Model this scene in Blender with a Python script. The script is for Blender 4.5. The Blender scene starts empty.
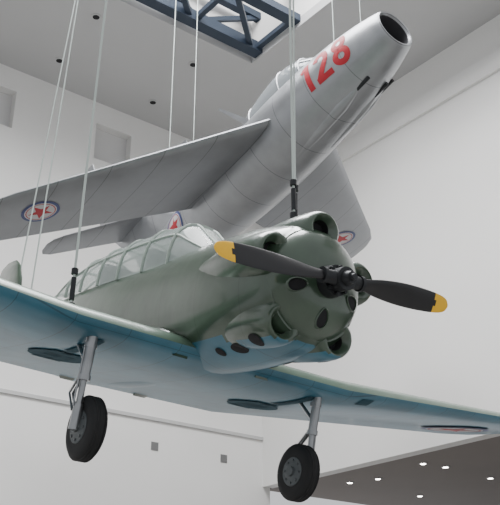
import bpy, bmesh, math
import numpy as np
from mathutils import Vector, Matrix
from mathutils.bvhtree import BVHTree
SC=bpy.context.scene
COL=SC.collection
# ------------------------------------------------------------------ materials
def mat(name,col,rough=.5,metal=0.,noise=.0,nscale=4.,panel=None,bump=0.,emit=None,alpha=None,coat=0.,pdark=.72,rn=0.):
    m=bpy.data.materials.new(name);m.use_nodes=True;nt=m.node_tree;N=nt.nodes;Lk=nt.links
    b=N['Principled BSDF'];b.inputs['Roughness'].default_value=rough;b.inputs['Metallic'].default_value=metal
    if coat:b.inputs['Coat Weight'].default_value=coat;b.inputs['Coat Roughness'].default_value=.12
    c=N.new('ShaderNodeRGB');c.outputs[0].default_value=(*col,1);out=c.outputs[0]
    tc=N.new('ShaderNodeTexCoord')
    if noise>0:
        n=N.new('ShaderNodeTexNoise');n.inputs['Scale'].default_value=nscale;n.inputs['Detail'].default_value=6
        Lk.new(tc.outputs['Object'],n.inputs['Vector'])
        r=N.new('ShaderNodeMapRange');r.inputs[1].default_value=.3;r.inputs[2].default_value=.7;r.inputs[3].default_value=1-noise;r.inputs[4].default_value=1+noise
        Lk.new(n.outputs['Fac'],r.inputs[0])
        mx=N.new('ShaderNodeVectorMath');mx.operation='SCALE';Lk.new(out,mx.inputs[0]);Lk.new(r.outputs[0],mx.inputs['Scale']);out=mx.outputs[0]
        if rn:
            r2=N.new('ShaderNodeMapRange');r2.inputs[1].default_value=.3;r2.inputs[2].default_value=.7;r2.inputs[3].default_value=rough-rn;r2.inputs[4].default_value=rough+rn
            Lk.new(n.outputs['Fac'],r2.inputs[0]);Lk.new(r2.outputs[0],b.inputs['Roughness'])
    if panel:
        sp=N.new('ShaderNodeSeparateXYZ');Lk.new(tc.outputs['Object'],sp.inputs[0]);last=None
        for ax,(spc,w) in panel.items():
            d=N.new('ShaderNodeMath');d.operation='DIVIDE';Lk.new(sp.outputs[ax],d.inputs[0]);d.inputs[1].default_value=spc
            f=N.new('ShaderNodeMath');f.operation='FRACT';Lk.new(d.outputs[0],f.inputs[0])
            l=N.new('ShaderNodeMath');l.operation='LESS_THAN';Lk.new(f.outputs[0],l.inputs[0]);l.inputs[1].default_value=w/spc
            if last is None:last=l.outputs[0]
            else:
                a=N.new('ShaderNodeMath');a.operation='MAXIMUM';Lk.new(last,a.inputs[0]);Lk.new(l.outputs[0],a.inputs[1]);last=a.outputs[0]
        mr=N.new('ShaderNodeMapRange');mr.inputs[3].default_value=1;mr.inputs[4].default_value=pdark;Lk.new(last,mr.inputs[0])
        mx=N.new('ShaderNodeVectorMath');mx.operation='SCALE';Lk.new(out,mx.inputs[0]);Lk.new(mr.outputs[0],mx.inputs['Scale']);out=mx.outputs[0]
    Lk.new(out,b.inputs['Base Color'])
    if bump>0:
        n=N.new('ShaderNodeTexNoise');n.inputs['Scale'].default_value=3.;Lk.new(tc.outputs['Object'],n.inputs['Vector'])
        bp=N.new('ShaderNodeBump');bp.inputs['Strength'].default_value=bump;bp.inputs['Distance'].default_value=.05
        Lk.new(n.outputs['Fac'],bp.inputs['Height']);Lk.new(bp.outputs[0],b.inputs['Normal'])
    if emit: b.inputs['Emission Color'].default_value=(*emit[0],1);b.inputs['Emission Strength'].default_value=emit[1]
    if alpha is not None:b.inputs['Alpha'].default_value=alpha
    return m
M={}
M['green']=mat('olive_green_paint',(.040,.070,.044),.30,.1,.18,3,{0:(.62,.008)},.14,coat=.8)
M['greenw']=mat('wing_green_paint',(.085,.14,.10),.38,.1,.12,3,coat=.4)
M['blue']=mat('light_blue_paint',(.030,.140,.205),.40,.0,.20,2.2,{1:(.48,.007),0:(.7,.007)},.08,coat=.3,pdark=.55)
M['bluedk']=mat('wheel_well_blue',(.007,.055,.080),.8)
M['silver']=mat('silver_skin',(.33,.34,.355),.36,.70,.10,2.5,{0:(.85,.014)},.08,rn=.07,pdark=.6)
M['silverw']=mat('silver_wing_skin',(.27,.28,.295),.42,.70,.10,2.0,{1:(.8,.014)},.06,rn=.06,pdark=.6)
M['dark']=mat('dark_void',(.006,.006,.008),.8)
M['duct']=mat('intake_duct',(.05,.05,.055),.6,.3)
M['black']=mat('black_blade',(.010,.010,.012),.34,.1,.1,6)
M['rubber']=mat('tyre_rubber',(.010,.010,.011),.75,0,.1,9)
M['yellow']=mat('yellow_tip',(.90,.50,.010),.45)
M['steel']=mat('strut_steel',(.30,.31,.32),.28,.85,.1,8)
M['hubm']=mat('wheel_hub_grey',(.09,.10,.105),.5,.4)
M['engine']=mat('engine_metal',(.025,.027,.03),.45,.5,.15,12)
M['red']=mat('red_paint',(.38,.003,.014),.5)
M['rblue']=mat('roundel_blue',(.03,.045,.16),.45)
M['white']=mat('roundel_white',(.46,.47,.48),.45)
M['glass']=mat('canopy_glass',(.60,.67,.65),.06,0,.05,3,alpha=.42)
M['glassd']=mat('canopy_glass_dark',(.36,.39,.41),.1,.2,alpha=.8)
M['frame']=mat('canopy_frame',(.36,.42,.38),.45)
M['cable']=mat('steel_cable',(.50,.56,.53),.4,.4)
M['wall']=mat('wall_paint',(.72,.712,.695),.8,0,.015,.5)
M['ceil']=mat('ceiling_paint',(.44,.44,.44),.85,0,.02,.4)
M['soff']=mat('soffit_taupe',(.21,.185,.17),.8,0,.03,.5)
M['trim']=mat('trim_grey',(.45,.45,.445),.7)
M['recess']=mat('recess_grey',(.56,.555,.55),.7)
M['vent']=mat('vent_grey',(.14,.14,.14),.7)
M['floor']=mat('floor_stone',(.30,.29,.275),.5,0,.05,1.,{0:(1.2,.01),1:(1.2,.01)})
M['beam']=mat('dark_steel_beam',(.028,.042,.066),.5,.3)
M['lamp']=mat('downlight_lens',(1,1,1),.5,emit=((1,.96,.9),18))
# ------------------------------------------------------------------ helpers
def mkobj(name,bm,mats,parent=None,smooth=True):
    me=bpy.data.meshes.new(name);bm.to_mesh(me);bm.free()
    for m in (mats if isinstance(mats,(list,tuple)) else [mats]):me.materials.append(m)
    if smooth:
        for p in me.polygons:p.use_smooth=True
        try:me.set_sharp_from_angle(angle=math.radians(50))
        except Exception:pass
    o=bpy.data.objects.new(name,me);COL.objects.link(o)
    if parent:o.parent=parent
    return o
def interp(st,n,cat=True):
    st=np.array(st,float);xs=np.linspace(0,len(st)-1,n);out=[]
    for s in xs:
        i=min(int(s),len(st)-2);t=s-i
        p1,p2=st[i],st[i+1];p0=st[i-1] if i>0 else 2*p1-p2;p3=st[i+2] if i+2<len(st) else 2*p2-p1
        out.append(.5*((2*p1)+(-p0+p2)*t+(2*p0-5*p1+4*p2-p3)*t*t+(-p0+3*p1-3*p2+p3)*t**3))
    return out
def loft(bm,rings,cap0=True,cap1=True,mi=0):
    R=[[bm.verts.new(p) for p in r] for r in rings];n=len(R[0]);fs=[]
    for a,b in zip(R,R[1:]):
        for i in range(n):
            try:f=bm.faces.new((a[i],a[(i+1)%n],b[(i+1)%n],b[i]));f.material_index=mi;fs.append(f)
            except ValueError:pass
    for c,r in ((cap0,R[0]),(cap1,R[-1])):
        if c:
            f=bm.faces.new(r);f.material_index=mi;fs.append(f)
    return fs
def fin(bm):
    bmesh.ops.recalc_face_normals(bm,faces=bm.faces)
def sering(x,w,zt,zb,n=40,e=2.3,yc=0):
    zc=(zt+zb)/2;h=(zt-zb)/2;r=[]
    for i in range(n):
        a=2*math.pi*i/n;c,s=math.cos(a),math.sin(a)
        r.append((x,yc+w*math.copysign(abs(c)**(2/e),c),zc+h*math.copysign(abs(s)**(2/e),s)))
    return r
def tube(bm,p,q,r0,r1=None,n=14,mi=0,caps=True):
    p=Vector(p);q=Vector(q);r1=r0 if r1 is None else r1
    d=(q-p).normalized();a=d.orthogonal().normalized();b=d.cross(a)
    rs=[[c+(a*math.cos(2*math.pi*i/n)+b*math.sin(2*math.pi*i/n))*r for i in range(n)] for c,r in((p,r0),(q,r1))]
    return loft(bm,rs,caps,caps,mi)
def box(bm,c,s,mi=0,M_=None):
    r=bmesh.ops.create_cube(bm,size=1)
    for v in r['verts']:
        v.co=Vector((v.co.x*s[0],v.co.y*s[1],v.co.z*s[2]))
        if M_ is not None:v.co=M_@v.co
        v.co+=Vector(c)
    for f in {f for v in r['verts'] for f in v.link_faces}:f.material_index=mi
def airfoil(n=14,t=.12,camber=.02):
    up=[];lo=[]
    for i in range(n+1):
        x=.5*(1-math.cos(math.pi*i/n))
        y=5*t*(.2969*math.sqrt(x)-.126*x-.3516*x*x+.2843*x**3-.1036*x**4)
        c=camber*4*x*(1-x)
        up.append((x,c+y));lo.append((x,c-y))
    return up,lo
def wing_mesh(name,st,parent,mats,camber=.02,side=1,n=14,dens=8,vertical=False,inc=0.):
    bm=bmesh.new();rings=[]
    fine=[]
    for a,b in zip(st,st[1:]):
        for k in range(dens):
            t=k/dens;fine.append([a[j]*(1-t)+b[j]*t for j in range(5)])
    fine.append(list(st[-1]))
    for y,xl,ch,z,t in fine:
        up,lo=airfoil(n,t,camber);r=[]
        for (x,h) in up:r.append((xl-x*ch,y*side,z+h*ch-inc*x*ch))
        for (x,h) in reversed(lo[1:-1]):r.append((xl-x*ch,y*side,z+h*ch-inc*x*ch))
        if vertical:r=[(p[0],p[2]-z,y) for p in r]
        rings.append(r)
    loft(bm,rings);fin(bm)
    if len(mats)>1:
        for f in bm.faces:
            if f.normal.z<-.05:f.material_index=1
    return mkobj(name,bm,mats,parent)
def bvh_of(*objs):
    bm=bmesh.new()
    for o in objs:bm.from_mesh(o.data)
    t=BVHTree.FromBMesh(bm);bm.free();return t
def decal(name,items,org,ux,uy,d,tree,parent,off=.006):
    bm=bmesh.new();mats=[];org=Vector(org);ux=Vector(ux).normalized();uy=Vector(uy).normalized();d=Vector(d).normalized()
    for polys,m,lvl in items:
        if m not in mats:mats.append(m)
        for pl in polys:
            vs=[]
            for (x,y) in pl:
                p=org+ux*x+uy*y-d*3
                h=tree.ray_cast(p,d)
                q=h[0]-d*(off+lvl*.003) if h[0] is not None else org+ux*x+uy*y
                vs.append(bm.verts.new(q))
            f=bm.faces.new(vs);f.material_index=mats.index(m)
    return mkobj(name,bm,[M[k] for k in mats],parent)
def disc2(r,r0=0,nr=4,n=32):
    P=[]
    for k in range(nr):
        a=r0+(r-r0)*k/nr;b=r0+(r-r0)*(k+1)/nr
        for i in range(n):
            t0=2*math.pi*i/n;t1=2*math.pi*(i+1)/n
            q=[(b*math.cos(t0),b*math.sin(t0)),(b*math.cos(t1),b*math.sin(t1)),(a*math.cos(t1),a*math.sin(t1)),(a*math.cos(t0),a*math.sin(t0))]
            if a<1e-6:q=q[:3]
            P.append(q)
    return P
def star2(r):
    P=[];pt=[]
    for i in range(10):
        a=math.pi/2+i*math.pi/5;rr=r if i%2==0 else r*.4;pt.append((rr*math.cos(a),rr*math.sin(a)))
    for i in range(10):
        a,b=pt[i],pt[(i+1)%10]
        for k in range(4):
            s0=k/4;s1=(k+1)/4
            q=[(a[0]*s0,a[1]*s0),(a[0]*s1,a[1]*s1),(b[0]*s1,b[1]*s1),(b[0]*s0,b[1]*s0)]
            P.append([(0,0)]+q[1:3] if k==0 else q)
    return P
def roundel(name,R,org,ux,uy,d,tree,parent,off=.008):
    return decal(name,[(disc2(R),'rblue',0),(disc2(R*.84),'white',1),(disc2(R*.78,R*.73,1),'red',2),(star2(R*.68),'red',2)],org,ux,uy,d,tree,parent,off)
def stroke(pts,w):
    pts=[np.array(p,float) for p in pts];L=[];Rr=[]
    for i,p in enumerate(pts):
        t=(pts[min(i+1,len(pts)-1)]-pts[max(i-1,0)]);t/=np.linalg.norm(t);nn=np.array([-t[1],t[0]])*w/2
        L.append(p+nn);Rr.append(p-nn)
    P=[]
    for i in range(len(pts)-1):
        c0=(L[i]+Rr[i])/2;c1=(L[i+1]+Rr[i+1])/2
        P.append([tuple(L[i]),tuple(L[i+1]),tuple(c1),tuple(c0)]);P.append([tuple(c0),tuple(c1),tuple(Rr[i+1]),tuple(Rr[i])])
    return P
def rodm(r):
    r=Vector(r);return Matrix.Rotation(r.length,3,r.normalized()) if r.length>1e-9 else Matrix.Identity(3)
def basis(fw,up):
    fw=Vector(fw).normalized();up=Vector(up);up=(up-fw*up.dot(fw)).normalized();l=up.cross(fw)
    return Matrix((fw,l,up)).transposed()
# ------------------------------------------------------------------ camera
PITCH=math.radians(25);F=900.
cd=bpy.data.cameras.new('camera');cam=bpy.data.objects.new('camera',cd);COL.objects.link(cam);SC.camera=cam
cam.location=(0,0,1.6);cam.rotation_euler=(math.pi/2+PITCH,0,0)
cd.sensor_fit='HORIZONTAL';cd.sensor_width=36;cd.lens=F*36/500;cd.clip_end=300
cp,sp=math.cos(PITCH),math.sin(PITCH)
W=Matrix(((1,0,0),(0,sp,cp),(0,-cp,sp)))
def pose(name,r,B,t):
    R=W@(rodm(r)@B);p=W@Vector(t)+Vector((0,0,1.6))
    e=bpy.data.objects.new(name,None);COL.objects.link(e);e.empty_display_size=.5
    e.matrix_world=Matrix.Translation(p)@R.to_4x4();return e
T=pose('propeller_trainer_airplane',(-0.127,0.128,-0.107),basis((.69,0,-.72),(0,-.9,.4)),(.689,.202,6.755))
G=pose('jet_fighter_airplane',(-0.116,0.191,-0.003),basis((.6,-.4,-.5),(-.4,-.7,.3)),(2.484,-3.835,15.426))
# ================================================================== TRAINER
st=[(-.30,.43,.43,-.44),(-.42,.48,.48,-.50),(-.75,.52,.53,-.56),(-1.15,.52,.54,-.60),(-1.7,.49,.54,-.62),(-2.3,.47,.52,-.65),(-3.2,.46,.50,-.66),(-4.2,.42,.47,-.58),(-5.2,.32,.41,-.40),(-6.2,.21,.35,-.22),(-7.0,.12,.31,-.08),(-7.65,.03,.27,.08)]
bm=bmesh.new();loft(bm,[sering(*s) for s in interp(st,90)]);fin(bm)
for f in bm.faces:
    c=f.calc_center_median()
    if c.z<-.46:f.material_index=1
fus=mkobj('fuselage',bm,[M['green'],M['blue']],T)
tf=bvh_of(fus)
bm=bmesh.new()
for k in range(5):
    a=math.pi/2+k*2*math.pi/5;ca,sa=math.cos(a),math.sin(a)
    hs=[(-.33,.47,.075),(-.29,.47,.105),(-.28,.46,.135),(-.34,.445,.172),(-.55,.43,.19),(-.85,.42,.175),(-1.15,.41,.13),(-1.45,.41,.085),(-1.75,.43,.03)]
    rings=[]
    for x,rc,r in interp(hs,28):
        ring=[]
        for i in range(24):
            b=2*math.pi*i/24;dr=r*.98*math.cos(b);dt=r*1.05*math.sin(b)
            rr=rc+dr
            ring.append((x,rr*ca-dt*sa,rr*sa+dt*ca))
        rings.append(ring)
    fs=loft(bm,rings,cap0=False)
    for f in fs:
        if f.calc_center_median().z<-.50:f.material_index=1
    ring=rings[0];inn=[(x-.06,y*.98,z*.98) for x,y,z in ring]
    loft(bm,[ring,inn],False,True,2)
fin(bm)
hel=mkobj('cylinder_fairings',bm,[M['green'],M['blue'],M['dark']],T)
bm=bmesh.new()
rings=[]
for x,r in interp([(-.42,.47),(-.31,.445),(-.24,.395),(-.19,.32),(-.16,.24),(-.145,.16),(-.14,.02)],24):
    rings.append([(x,r*math.cos(2*math.pi*i/48),r*math.sin(2*math.pi*i/48)) for i in range(48)])
loft(bm,rings,False,True,0)
fin(bm);plate=mkobj('engine_front_cowl',bm,[M['green'],M['dark']],T);tpl=bvh_of(plate)
for k in (0,1,4):
    a=-math.pi/2+k*2*math.pi/5
    er=Vector((0,math.cos(a),math.sin(a)));et=Vector((0,-math.sin(a),math.cos(a)))
    bm=bmesh.new();prof=[(1.22,-.012),(1.16,.010),(1.04,.014),(.95,.002),(.92,-.03)]
    rings=[]
    for sc,h in prof:
        ring=[]
        for i in range(28):
            t=2*math.pi*i/28;q=er*(.285+.070*sc*math.cos(t))+et*((.046+.012*math.cos(t))*sc*math.sin(t))
            hit=tpl.ray_cast(Vector((1,q.y,q.z)),Vector((-1,0,0)))[0];ring.append((hit.x+h,q.y,q.z))
        rings.append(ring)
    loft(bm,rings,False,False,0);fin(bm);mkobj('cooling_port_rim_%d'%k,bm,[M['green']],T)
    el=[[(px*.066,py*(.044+.011*px)) for px,py in q] for q in disc2(1,0,5,24)]
    decal('cooling_port_%d'%k,[(el,'dark',0)],er*.285,er,et,(-1,0,0),tpl,T,.003)
both=bvh_of(fus,hel)
for i,(x,z,sx,sz) in enumerate(((-.50,-.42,.075,.05),(-.84,-.46,.085,.04),(-1.08,-.47,.05,.035))):
    for s in (-1,1):
        el=[[(px*sx,py*sz) for px,py in q] for q in disc2(1,0,3,20)]
        decal('exhaust_slot_%d_%s'%(i,'p' if s>0 else 's'),[(el,'dark',0)],(x,0,z),(1,0,0),(0,0,1),(0,-s,.25),both,T,.008)
# propeller
bm=bmesh.new();ph=-.087
bl=[(.05,.07,.07,60),(.14,.085,.075,50),(.25,.11,.055,40),(.40,.155,.04,32),(.60,.185,.028,26),(.80,.185,.02,21),(.98,.165,.014,18),(1.08,.135,.011,17),(1.13,.095,.009,16),(1.155,.03,.006,16)]
for s in (-1,1):
    ax=Vector((0,s*math.cos(ph),-s*math.sin(ph)));tg=Vector((1,0,0)).cross(ax)
    I=interp(bl,50);rings=[]
    for r,c,t,ang in I:
        a=-math.radians(ang);cd_=tg*math.cos(a)+Vector((1,0,0))*(-math.sin(a));nd=tg*math.sin(a)+Vector((1,0,0))*math.cos(a)
        rings.append([ax*r+cd_*(c/2*math.cos(2*math.pi*i/20))+nd*(t/2*math.sin(2*math.pi*i/20)) for i in range(20)])
    loft(bm,rings)
for f in bm.faces:
    if f.calc_center_median().length>1.0:f.material_index=1
fin(bm);mkobj('propeller_blades',bm,[M['black'],M['yellow']],T)
bm=bmesh.new()
tube(bm,(-.18,0,0),(-.05,0,0),.13,.12,28);tube(bm,(-.07,0,0),(.06,0,0),.095,.09,24);tube(bm,(.06,0,0),(.12,0,0),.06,.045,20);tube(bm,(.12,0,0),(.15,0,0),.03,.025,12)
for i in range(8):
    a=2*math.pi*i/8;tube(bm,(-.05,.105*math.cos(a),.105*math.sin(a)),(-.02,.105*math.cos(a),.105*math.sin(a)),.014,.014,6)
for s in (-1,1):
    ax=Vector((0,s*math.cos(ph),-s*math.sin(ph)));tube(bm,ax*.06,ax*.19,.058,.05,18);tube(bm,ax*.17,ax*.20,.062,.062,18)
fin(bm);mkobj('propeller_hub',bm,M['engine'],T)
# wings
wst=[(0,-1.36,2.35,-.50,.13),(1.4,-1.36,2.32,-.49,.13),(4.75,-1.68,1.62,-.17,.10),(5.1,-1.80,1.35,-.14,.09),(5.25,-1.95,.95,-.13,.07),(5.30,-2.15,.45,-.125,.05)]
wp=wing_mesh('wing_port',wst,T,[M['greenw'],M['blue']],.02,1,inc=.06)
ws=wing_mesh('wing_starboard',wst,T,[M['greenw'],M['blue']],.02,-1,inc=.06)
tw=bvh_of(wp,ws)
roundel('roundel_under_port',.40,(-2.45,4.05,-.4),(1,0,0),(0,-1,0),(0,0,1),tw,T,.014)
roundel('roundel_under_starboard',.40,(-2.45,-4.05,-.4),(1,0,0),(0,1,0),(0,0,1),tw,T,.014)
def rect2(w,h,n=8):
    return [[(-w/2+w*i/n,-h/2+h*j/n),(-w/2+w*(i+1)/n,-h/2+h*j/n),(-w/2+w*(i+1)/n,-h/2+h*(j+1)/n),(-w/2+w*i/n,-h/2+h*(j+1)/n)] for i in range(n) for j in range(n)]
for s in (-1,1):
    n_='starboard' if s<0 else 'port'
    decal('wheel_well_'+n_,[(rect2(.52,.28),'bluedk',0),([[(x*.26,y*.26) for x,y in q] for q in disc2(1)],'bluedk',0)],(-2.45,s*1.08,-.5),(1,0,0),(0,1,0),(0,0,1),tw,T,.01)
    decal('leg_slot_'+n_,[(rect2(.6,.09),'bluedk',0)],(-1.85,s*1.12,-.5),(1,0,0),(0,1,0),(0,0,1),tw,T,.01)
decal('landing_light',[(rect2(.14,.16),'bluedk',0)],(-1.5,1.70,-.5),(1,0,0),(0,1,0),(-.5,0,1),tw,T)
# wing root fillets
bm=bmesh.new()
for s in (-1,1):
    rings=[]
    for x,w,z in interp([(-1.44,.0,-.50),(-1.6,.06,-.43),(-1.85,.13,-.36),(-2.2,.17,-.34),(-2.8,.20,-.39),(-3.4,.18,-.50),(-3.65,.05,-.57)],28):
        pts=[(x,s*.36,z+.02),(x,s*(.44),z+.07)]+[(x,s*(.47+w*k/5),z+.06*(1-k/5)**2-.02*k/5*3) for k in range(6)]+[(x,s*.5,z-.09),(x,s*.36,z-.09)]
        rings.append(pts)
    loft(bm,rings)
fin(bm);mkobj('wing_fillets',bm,M['green'],T)
# canopy
cs=[(-1.62,.30,.50),(-1.90,.33,.70),(-2.12,.34,.84),(-2.5,.345,.87),(-3.2,.345,.86),(-3.9,.33,.82),(-4.5,.29,.70),(-5.0,.22,.50)]
def arch(x,w,zt,n=16,o=0.):
    zb=.36;return [(x,(w+o)*math.copysign(abs(math.cos(a))**.8,math.cos(a)),zb+(zt+o-zb)*max(0,math.sin(a))**.75) for a in [math.pi*i/n for i in range(n+1)]]
bm=bmesh.new();rr=[arch(*s) for s in interp(cs,40)]
V=[[bm.verts.new(p) for p in r] for r in rr]
for a,b in zip(V,V[1:]):
    for i in range(len(a)-1):bm.faces.new((a[i],a[i+1],b[i+1],b[i]))
fin(bm);mkobj('canopy_glass',bm,M['glass'],T)
bm=bmesh.new()
def ribbon(p,r=.013,mi=0):
    for a,b in zip(p,p[1:]):tube(bm,a,b,r,r,6,mi)
for x in (-1.64,-2.12,-2.6,-3.1,-3.55,-4.0,-4.45,-4.95):
    c=interp(cs,200);c=min(c,key=lambda q:abs(q[0]-x));ribbon(arch(*c,o=.004),.018)
ci=[arch(*s,o=.004) for s in interp(cs,30)]
for k in (3,7,9,13):ribbon([r[k] for r in ci],.012)
mkobj('canopy_frames',bm,M['frame'],T)
bm=bmesh.new()
for x in (-2.75,-3.75):
    box(bm,(x,0,.42),(.10,.42,.5));box(bm,(x+.25,0,.3),(.4,.42,.1))
mkobj('cockpit_seats',bm,M['hubm'],T)
# tail
wing_mesh('tail_fin',[(.05,-6.35,1.35,0,.06),(.5,-6.6,1.25,0,.09),(1.05,-6.85,1.0,0,.09),(1.28,-7.02,.72,0,.08),(1.36,-7.2,.35,0,.06)],T,[M['green']],0,1,vertical=True)
for s,nm in ((1,'port'),(-1,'starboard')):
    wing_mesh('tailplane_'+nm,[(0,-6.3,1.35,.10,.09),(1.3,-6.55,1.05,.10,.09),(1.62,-6.7,.78,.10,.08),(1.75,-6.9,.35,.10,.06)],T,[M['greenw'],M['silverw']],0,s)
bm=bmesh.new();tube(bm,(-7.1,0,.05),(-7.2,0,-.03),.03);tube(bm,(-7.2,-.03,-.05),(-7.2,.03,-.05),.07,.07,20);mkobj('tail_wheel',bm,M['rubber'],T)
# landing gear
for s,nm in ((-1,'starboard'),(1,'port')):
    wx,wy,wz=-1.578,s*1.077,-1.303;sy=wy+s*.105
    bm=bmesh.new()
    prof=[(-.07,.12),(-.072,.19),(-.058,.235),(-.03,.252),(0,.256),(.03,.252),(.058,.235),(.072,.19),(.07,.12)]
    rings=[[(wx+r*math.cos(a),wy+y,wz+r*math.sin(a)) for a in [2*math.pi*i/36 for i in range(36)]] for y,r in interp(prof,26)]
    loft(bm,rings,True,True,0)
    for q in (-.035,-.012,.012,.035):
        rr=[[(wx+r*math.cos(a),wy+q+dy,wz+r*math.sin(a)) for a in [2*math.pi*i/36 for i in range(36)]] for dy,r in ((-.004,.25),(-.004,.258),(.004,.258),(.004,.25))]
        loft(bm,rr,False,False,0)
    for e in (-1,1):
        for y0,y1,r0,r1 in ((.066,.078,.135,.128),(.078,.085,.10,.06),(.085,.105,.045,.04)):
            tube(bm,(wx,wy+e*y0,wz),(wx,wy+e*y1,wz),r0,r1,28,1)
        for i in range(8):
            a=2*math.pi*i/8;tube(bm,(wx+.10*math.cos(a),wy+e*.07,wz+.10*math.sin(a)),(wx+.10*math.cos(a),wy+e*.086,wz+.10*math.sin(a)),.012,.012,8,1)
    fin(bm);mkobj('main_wheel_'+nm,bm,[M['rubber'],M['hubm']],T)
    bm=bmesh.new()
    top=(wx+.02,sy,-.50)
    tube(bm,top,(wx,sy,-.92),.042,.042,18);tube(bm,(wx,sy,-.90),(wx,sy,-.94),.052,.052,18);tube(bm,(wx+.005,sy,-.64),(wx+.005,sy,-.68),.052,.052,18)
    tube(bm,(wx,sy,-.94),(wx,sy,-1.16),.027,.027,14);tube(bm,(wx,sy,-1.13),(wx,sy,-1.33),.04,.045,16)
    tube(bm,(wx,sy+.0,wz),(wx,wy,wz),.032,.032,14)
    tube(bm,(wx-.04,sy,-.93),(wx-.15,sy,-1.04),.014,.011,8);tube(bm,(wx-.15,sy,-1.04),(wx-.04,sy,-1.18),.011,.014,8)
    tube(bm,(wx-.04,sy-.03,-.93),(wx-.15,sy-.03,-1.04),.011,.009,8);tube(bm,(wx-.15,sy-.03,-1.04),(wx-.04,sy-.03,-1.18),.009,.011,8)
    tube(bm,(wx-.02,sy,-.80),(wx-.32,sy,-.56),.018,.018,10);tube(bm,(wx,sy+s*.045,-.6),(wx,sy+s*.045,-1.15),.008,.008,8)
    fin(bm);mkobj('main_gear_leg_'+nm,bm,M['steel'],T)
# ================================================================== JET
gs=[(0,.385,0),(-.04,.405,0),(-.2,.455,0),(-.6,.55,0),(-1.2,.65,.0),(-2.0,.73,.0),(-3.0,.78,.0),(-4.0,.785,.0),(-5.0,.74,.01),(-6.0,.64,.03),(-7.0,.53,.06),(-7.8,.44,.09),(-8.1,.41,.10)]
bm=bmesh.new();loft(bm,[sering(x,r,c+r,c-r,48,2.05) for x,r,c in interp(gs,90)],False,False)
def circ(x,r,c=0,n=48):return [(x,r*math.cos(2*math.pi*i/n),c+r*math.sin(2*math.pi*i/n)) for i in range(n)]
loft(bm,[circ(0,.385),circ(.018,.375),circ(.014,.35),circ(-.03,.33)],False,False,0)
loft(bm,[circ(-.03,.33),circ(-.3,.31),circ(-1.2,.27)],False,True,1)
loft(bm,[circ(-8.1,.41,.1),circ(-8.1,.37,.1),circ(-7.4,.34,.1)],False,True,1)
fin(bm);gf=mkobj('fuselage',bm,[M['silver'],M['duct']],G);tg_=bvh_of(gf)
bm=bmesh.new();box(bm,(-.75,0,0),(.9,.05,.58));mkobj('intake_splitter',bm,M['duct'],G)
gw=[(.0,-2.15,3.35,0,.10),(.6,-2.55,3.05,0,.10),(2.6,-4.05,2.35,-.07,.10),(4.6,-5.52,1.68,-.14,.09),(4.95,-5.85,1.40,-.15,.08),(5.07,-6.15,.95,-.155,.06),(5.10,-6.5,.4,-.155,.04)]
gwp=wing_mesh('wing_port',gw,G,[M['silverw']],.01,1);gws=wing_mesh('wing_starboard',gw,G,[M['silverw']],.01,-1);tgw=bvh_of(gwp,gws)
for s in (-1,1):
    for up in (1,-1):
        roundel('roundel_wing_%s_%s'%('p' if s>0 else 's','top' if up>0 else 'under'),.36,(-5.95,s*3.95,0),(1,0,0),(0,1 if up<0 else -1,0),(0,0,-up),tgw,G)
    roundel('roundel_fuselage_%s'%('p' if s>0 else 's'),.33,(-6.35,0,.05),(-s,0,0),(0,0,1),(0,-s,0),tg_,G)
    bm=bmesh.new()
    for yy,x0,l in ((2.0,-3.7,2.2),(3.4,-4.75,1.8)):
        rings=[]
        for t in np.linspace(0,1,12):
            h=.07*math.sin(math.pi*min(1,t*1.4+.05)*.6+.25);rings.append([(x0-l*t,s*yy-.008,-.06),(x0-l*t,s*yy+.008,-.06),(x0-l*t,s*yy+.008,.08+h),(x0-l*t,s*yy-.008,.08+h)])
        loft(bm,rings)
    fin(bm);mkobj('wing_fences',bm,M['silver'],G)
wing_mesh('tail_fin',[(.3,-6.2,2.5,0,.07),(.7,-6.75,2.0,0,.08),(1.5,-7.75,1.55,0,.08),(2.25,-8.65,1.15,0,.08),(2.45,-8.95,.8,0,.06),(2.5,-9.2,.4,0,.04)],G,[M['silver']],0,1,vertical=True)
for s,nm in ((1,'port'),(-1,'starboard')):
    wing_mesh('tailplane_'+nm,[(0,-7.85,1.25,1.45,.08),(1.55,-9.0,.85,1.45,.08),(1.75,-9.2,.65,1.45,.07),(1.83,-9.4,.3,1.45,.05)],G,[M['silverw']],0,s)
def arc(cx,cy,rx,ry,a0,a1,n=14):return [(cx+rx*math.cos(math.radians(a0+(a1-a0)*i/n)),cy+ry*math.sin(math.radians(a0+(a1-a0)*i/n))) for i in range(n+1)]
def seg(a,b,n=6):return [(a[0]+(b[0]-a[0])*i/n,a[1]+(b[1]-a[1])*i/n) for i in range(n+1)]
w=.125;H=.68
pol=stroke(seg((-.42,-H/2),(-.42,H/2),10),w)+stroke(seg((-.56,H/2-.15),(-.43,H/2-.03)),w*.8)
pol+=stroke(arc(-.05,H/2-.20,.135,.14,170,-25)+seg((.06,H/2-.29),(-.19,-H/2+w*.6),8)[1:],w)+stroke(seg((-.25,-H/2+w/2),(.14,-H/2+w/2),8),w)
pol+=stroke(arc(.41,H/2-.175,.115,.115,90,450,24),w)+stroke(arc(.41,-H/2+.195,.135,.135,90,450,24),w)
SX=.93;SY=.88
decal('number_128_starboard',[([[(x*SX,y*SY) for x,y in q] for q in pol],'red',0)],(-1.20,0,.10),(1,0,0),(0,0,1),(0,1,0),tg_,G)
decal('number_128_port',[([[(x*SX,y*SY) for x,y in q] for q in pol],'red',0)],(-1.20,0,.10),(-1,0,0),(0,0,1),(0,-1,0),tg_,G)
bm=bmesh.new();rings=[]
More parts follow.
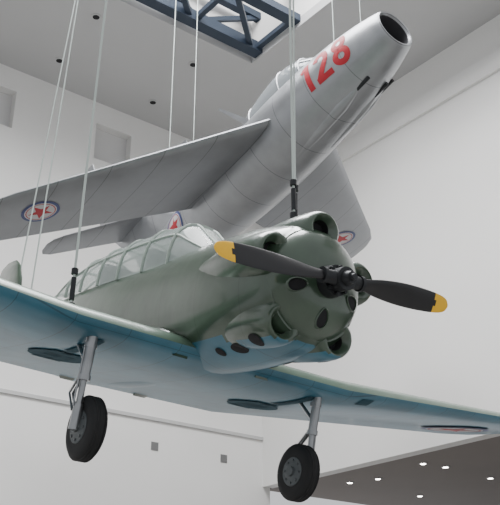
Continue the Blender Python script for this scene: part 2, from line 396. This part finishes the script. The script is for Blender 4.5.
for x,w_,zt in interp([(-1.45,.10,.62),(-1.75,.27,.88),(-2.1,.35,1.10),(-2.6,.39,1.20),(-3.2,.38,1.17),(-3.8,.32,1.05),(-4.4,.20,.88),(-4.9,.06,.74)],30):
    rings.append([(x,w_*math.cos(a),.45+(zt-.45)*max(0,math.sin(a))**.7) for a in [math.pi*i/18 for i in range(19)]])
V=[[bm.verts.new(p) for p in r] for r in rings]
for i0,(a,b) in enumerate(zip(V,V[1:])):
    for i in range(18):
        f=bm.faces.new((a[i],a[i+1],b[i+1],b[i]))
        if i0>=19:f.material_index=1
fin(bm);mkobj('canopy_glass',bm,[M['glassd'],M['silver']],G)
bm=bmesh.new()
for k in (0,7,12,19):ribbon(rings[k],.022)
ribbon([r[9] for r in rings[:20]],.012);ribbon([r[4] for r in rings[:8]],.018);ribbon([r[14] for r in rings[:8]],.018)
mkobj('canopy_frames',bm,M['silver'],G)
bm=bmesh.new();loft(bm,[[(-3.6+a,-.22+b,.70) for a,b in ((.08,0),(0,.02),(-.1,0),(0,-.02))],[(-4.15+a,-.40+b,1.50) for a,b in ((.03,0),(0,.008),(-.04,0),(0,-.008))]]);fin(bm)
mkobj('antenna_mast',bm,M['silver'],G)
bm=bmesh.new()
for yy,zz,r,l in ((-.26,-.52,.14,2.3),(.20,-.55,.11,1.7),(.42,-.42,.11,1.7)):
    rings=[]
    for t,k in ((0,.35),(.06,.6),(.2,.95),(.5,1),(.8,.8),(1,.1)):
        x=-1.0-l*t;rings.append([(x,yy+r*k*math.cos(2*math.pi*i/18),zz-.12*t+r*k*math.sin(2*math.pi*i/18)) for i in range(18)])
    loft(bm,rings);tube(bm,(-1.1,yy,zz-.02),(-.72,yy,zz-.02),.04,.035,12,1)
fin(bm);mkobj('gun_fairings',bm,[M['silver'],M['engine']],G)
# ================================================================== ROOM
u=Vector((math.sin(math.radians(52)),math.cos(math.radians(52)),0));w_=Vector((-math.sin(math.radians(38)),math.cos(math.radians(38)),0))
C=Vector((.39,28.6,0))
def P(a,b,z):return C-u*a-w_*b+Vector((0,0,z))
def slab(name,a0,a1,b0,b1,z0,z1,m):
    bm=bmesh.new();v=[bm.verts.new(P(a,b,z)) for z in(z0,z1) for a,b in((a0,b0),(a1,b0),(a1,b1),(a0,b1))]
    for f in ((0,1,2,3),(4,5,6,7),(0,1,5,4),(1,2,6,5),(2,3,7,6),(3,0,4,7)):bm.faces.new([v[i] for i in f])
    fin(bm);return mkobj(name,bm,m,None,False)
HC=18.37;LA=30;LB=30
slab('wall_left',-.3,LA,-.4,0,0,16.3,M['wall'])
for i,(a0,a1) in enumerate(((-.3,5.45),(6.75,9.5),(10.5,LA))):
    slab('wall_left_upper_%d'%(i+1),a0,a1,-.4,0,16.3,17.6,M['wall'])
slab('wall_left_top',-.3,LA,-.4,0,17.6,HC,M['wall'])
for i,(a,b) in enumerate(((5.45,6.75),(9.5,10.5))):slab('window_%d'%(i+1),a,b,-.38,-.3,16.3,17.6,M['recess'])
slab('wall_right',-.4,0,0,LB,6.85,HC,M['wall'])
slab('trim_1',0,.10,0,LB,16.6,17.2,M['wall'])
slab('trim_2',.0,LA,0,.06,8.30,8.40,M['trim'])
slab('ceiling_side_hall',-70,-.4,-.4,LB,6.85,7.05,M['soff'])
slab('wall_side_hall',-70.3,-70,-.4,LB,0,6.85,M['wall'])
slab('floor',-70,LA,-.4,LB,-.2,0,M['floor'])
KA,KB=4.11,4.71
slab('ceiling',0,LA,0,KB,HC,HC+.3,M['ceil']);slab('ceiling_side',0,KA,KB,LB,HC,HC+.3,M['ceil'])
slab('wall_skylight_far',KA-.3,22,KB-.3,KB,HC+.3,HC+5,M['wall']);slab('wall_skylight_side',KA-.3,KA,KB,22,HC+.3,HC+5,M['wall'])
for i,(a,z) in enumerate(((3.9,7.56),(1.4,7.53))):
    slab('air_vent' if i==0 else 'air_vent.001',a,a+.24,.0,.02,z-.12,z+.12,M['vent'])
bm=bmesh.new()
def bar(a,b,s=.16,h=None):
    a=P(*a);b=P(*b);d=(b-a);L=d.length;q=d.to_track_quat('X','Z').to_matrix();box(bm,(a+b)/2,(L,s,h or s),0,q)
for b,hh in ((KB+.35,.34),(KB+2.1,.24)):
    bar((KA,b,HC+.25),(22,b,HC+.25),.36,hh);bar((KA,b,HC+1.5),(22,b,HC+1.5),.24)
    for k in range(8):bar((KA+2.2*k,b,HC+.3 if k%2 else HC+1.5),(KA+2.2*k+2.2,b,HC+1.5 if k%2 else HC+.3),.14)
for k in range(8):
    bar((KA+2.2*k+.3,KB+.35,HC+.25),(KA+2.2*k+2.2,KB+2.1,HC+.25),.16);bar((KA+2.2*k+.15,KB+.35,HC+.25),(KA+2.2*k+.15,KB+2.1,HC+.25),.16)
for k in range(7):bar((KA+2.5*k+1,KB,HC+3.5),(KA+2.5*k+1,22,HC+3.5),.15)
mkobj('roof_truss',bm,M['beam'],None,False)
def spot(i,x,y,z,m,r=.11):
    bm=bmesh.new();tube(bm,(x,y,z+.02),(x,y,z-.03),r,r,20,0);tube(bm,(x,y,z-.03),(x,y,z-.035),r*.7,r*.7,20,1)
    mkobj('ceiling_spotlight' if i==0 else 'ceiling_spotlight.%03d'%i,bm,[M['trim'],m],None,False)
k=0
for x,y in ((-5.76,22.2),(-3.15,24.4),(-1.73,22.4),(-4.34,20.2)):spot(k,x,y,HC,M['dark'],.14);k+=1
for x,y in ((3.04,27.8),(3.82,27.2),(4.79,25.05),(5.5,25.5),(7.15,27.1),(5.57,30.1),(8.2,24.5)):spot(k,x,y,6.85,M['lamp'],.11);k+=1
# ================================================================== CABLES
bpy.context.view_layer.update()
MT=T.matrix_world;MG=G.matrix_world
nc=[0]
def cable(mw,loc,dx=0,dy=0,r=.011,tb=True,top=HC+.4):
    bm=bmesh.new();p=mw@Vector(loc);q=Vector((p.x+dx,p.y+dy,top));tube(bm,p,q,r,r,8)
    if tb:
        d=(q-p).normalized()
        tube(bm,p+d*.02,p+d*.07,.034,.034,8,1);tube(bm,p+d*.10,p+d*.30,.022,.022,8,1);tube(bm,p+d*.33,p+d*.38,.03,.03,8,1)
    mkobj('suspension_cable' if nc[0]==0 else 'suspension_cable.%03d'%nc[0],bm,[M['cable'],M['engine']],None);nc[0]+=1
cable(MT,(-1.75,-1.34,-.40),.35)
cable(MT,(-.66,-.03,.60),.05);cable(MT,(-.74,.05,.60),.18,r=.008)
cable(MT,(-6.9,0,.35),1.0,tb=False);cable(MT,(-6.3,0,.36),.6,tb=False)
cable(MG,(-1.3,0,.64),tb=False);cable(MG,(-5.0,-1.6,.1),tb=False);cable(MG,(-5.9,-.3,.5),tb=False,r=.009);cable(MG,(-.6,0,.53),tb=False,r=.009)
# ================================================================== LIGHT
wd=bpy.data.worlds.new('world');SC.world=wd;wd.use_nodes=True;bg=wd.node_tree.nodes['Background'];bg.inputs[0].default_value=(.95,.97,1,1);bg.inputs[1].default_value=.80
def area(name,loc,tgt,sx,sy,e,col=(1,1,1)):
    l=bpy.data.lights.new(name,'AREA');l.shape='RECTANGLE';l.size=sx;l.size_y=sy;l.energy=e;l.color=col
    o=bpy.data.objects.new(name,l);COL.objects.link(o);o.location=loc;o.rotation_euler=(Vector(tgt)-Vector(loc)).to_track_quat('-Z','Y').to_euler();return o
c=P(12,12,HC+4);area('skylight_daylight',c,(c.x,c.y,0),13,13,10500,(.99,.99,1))
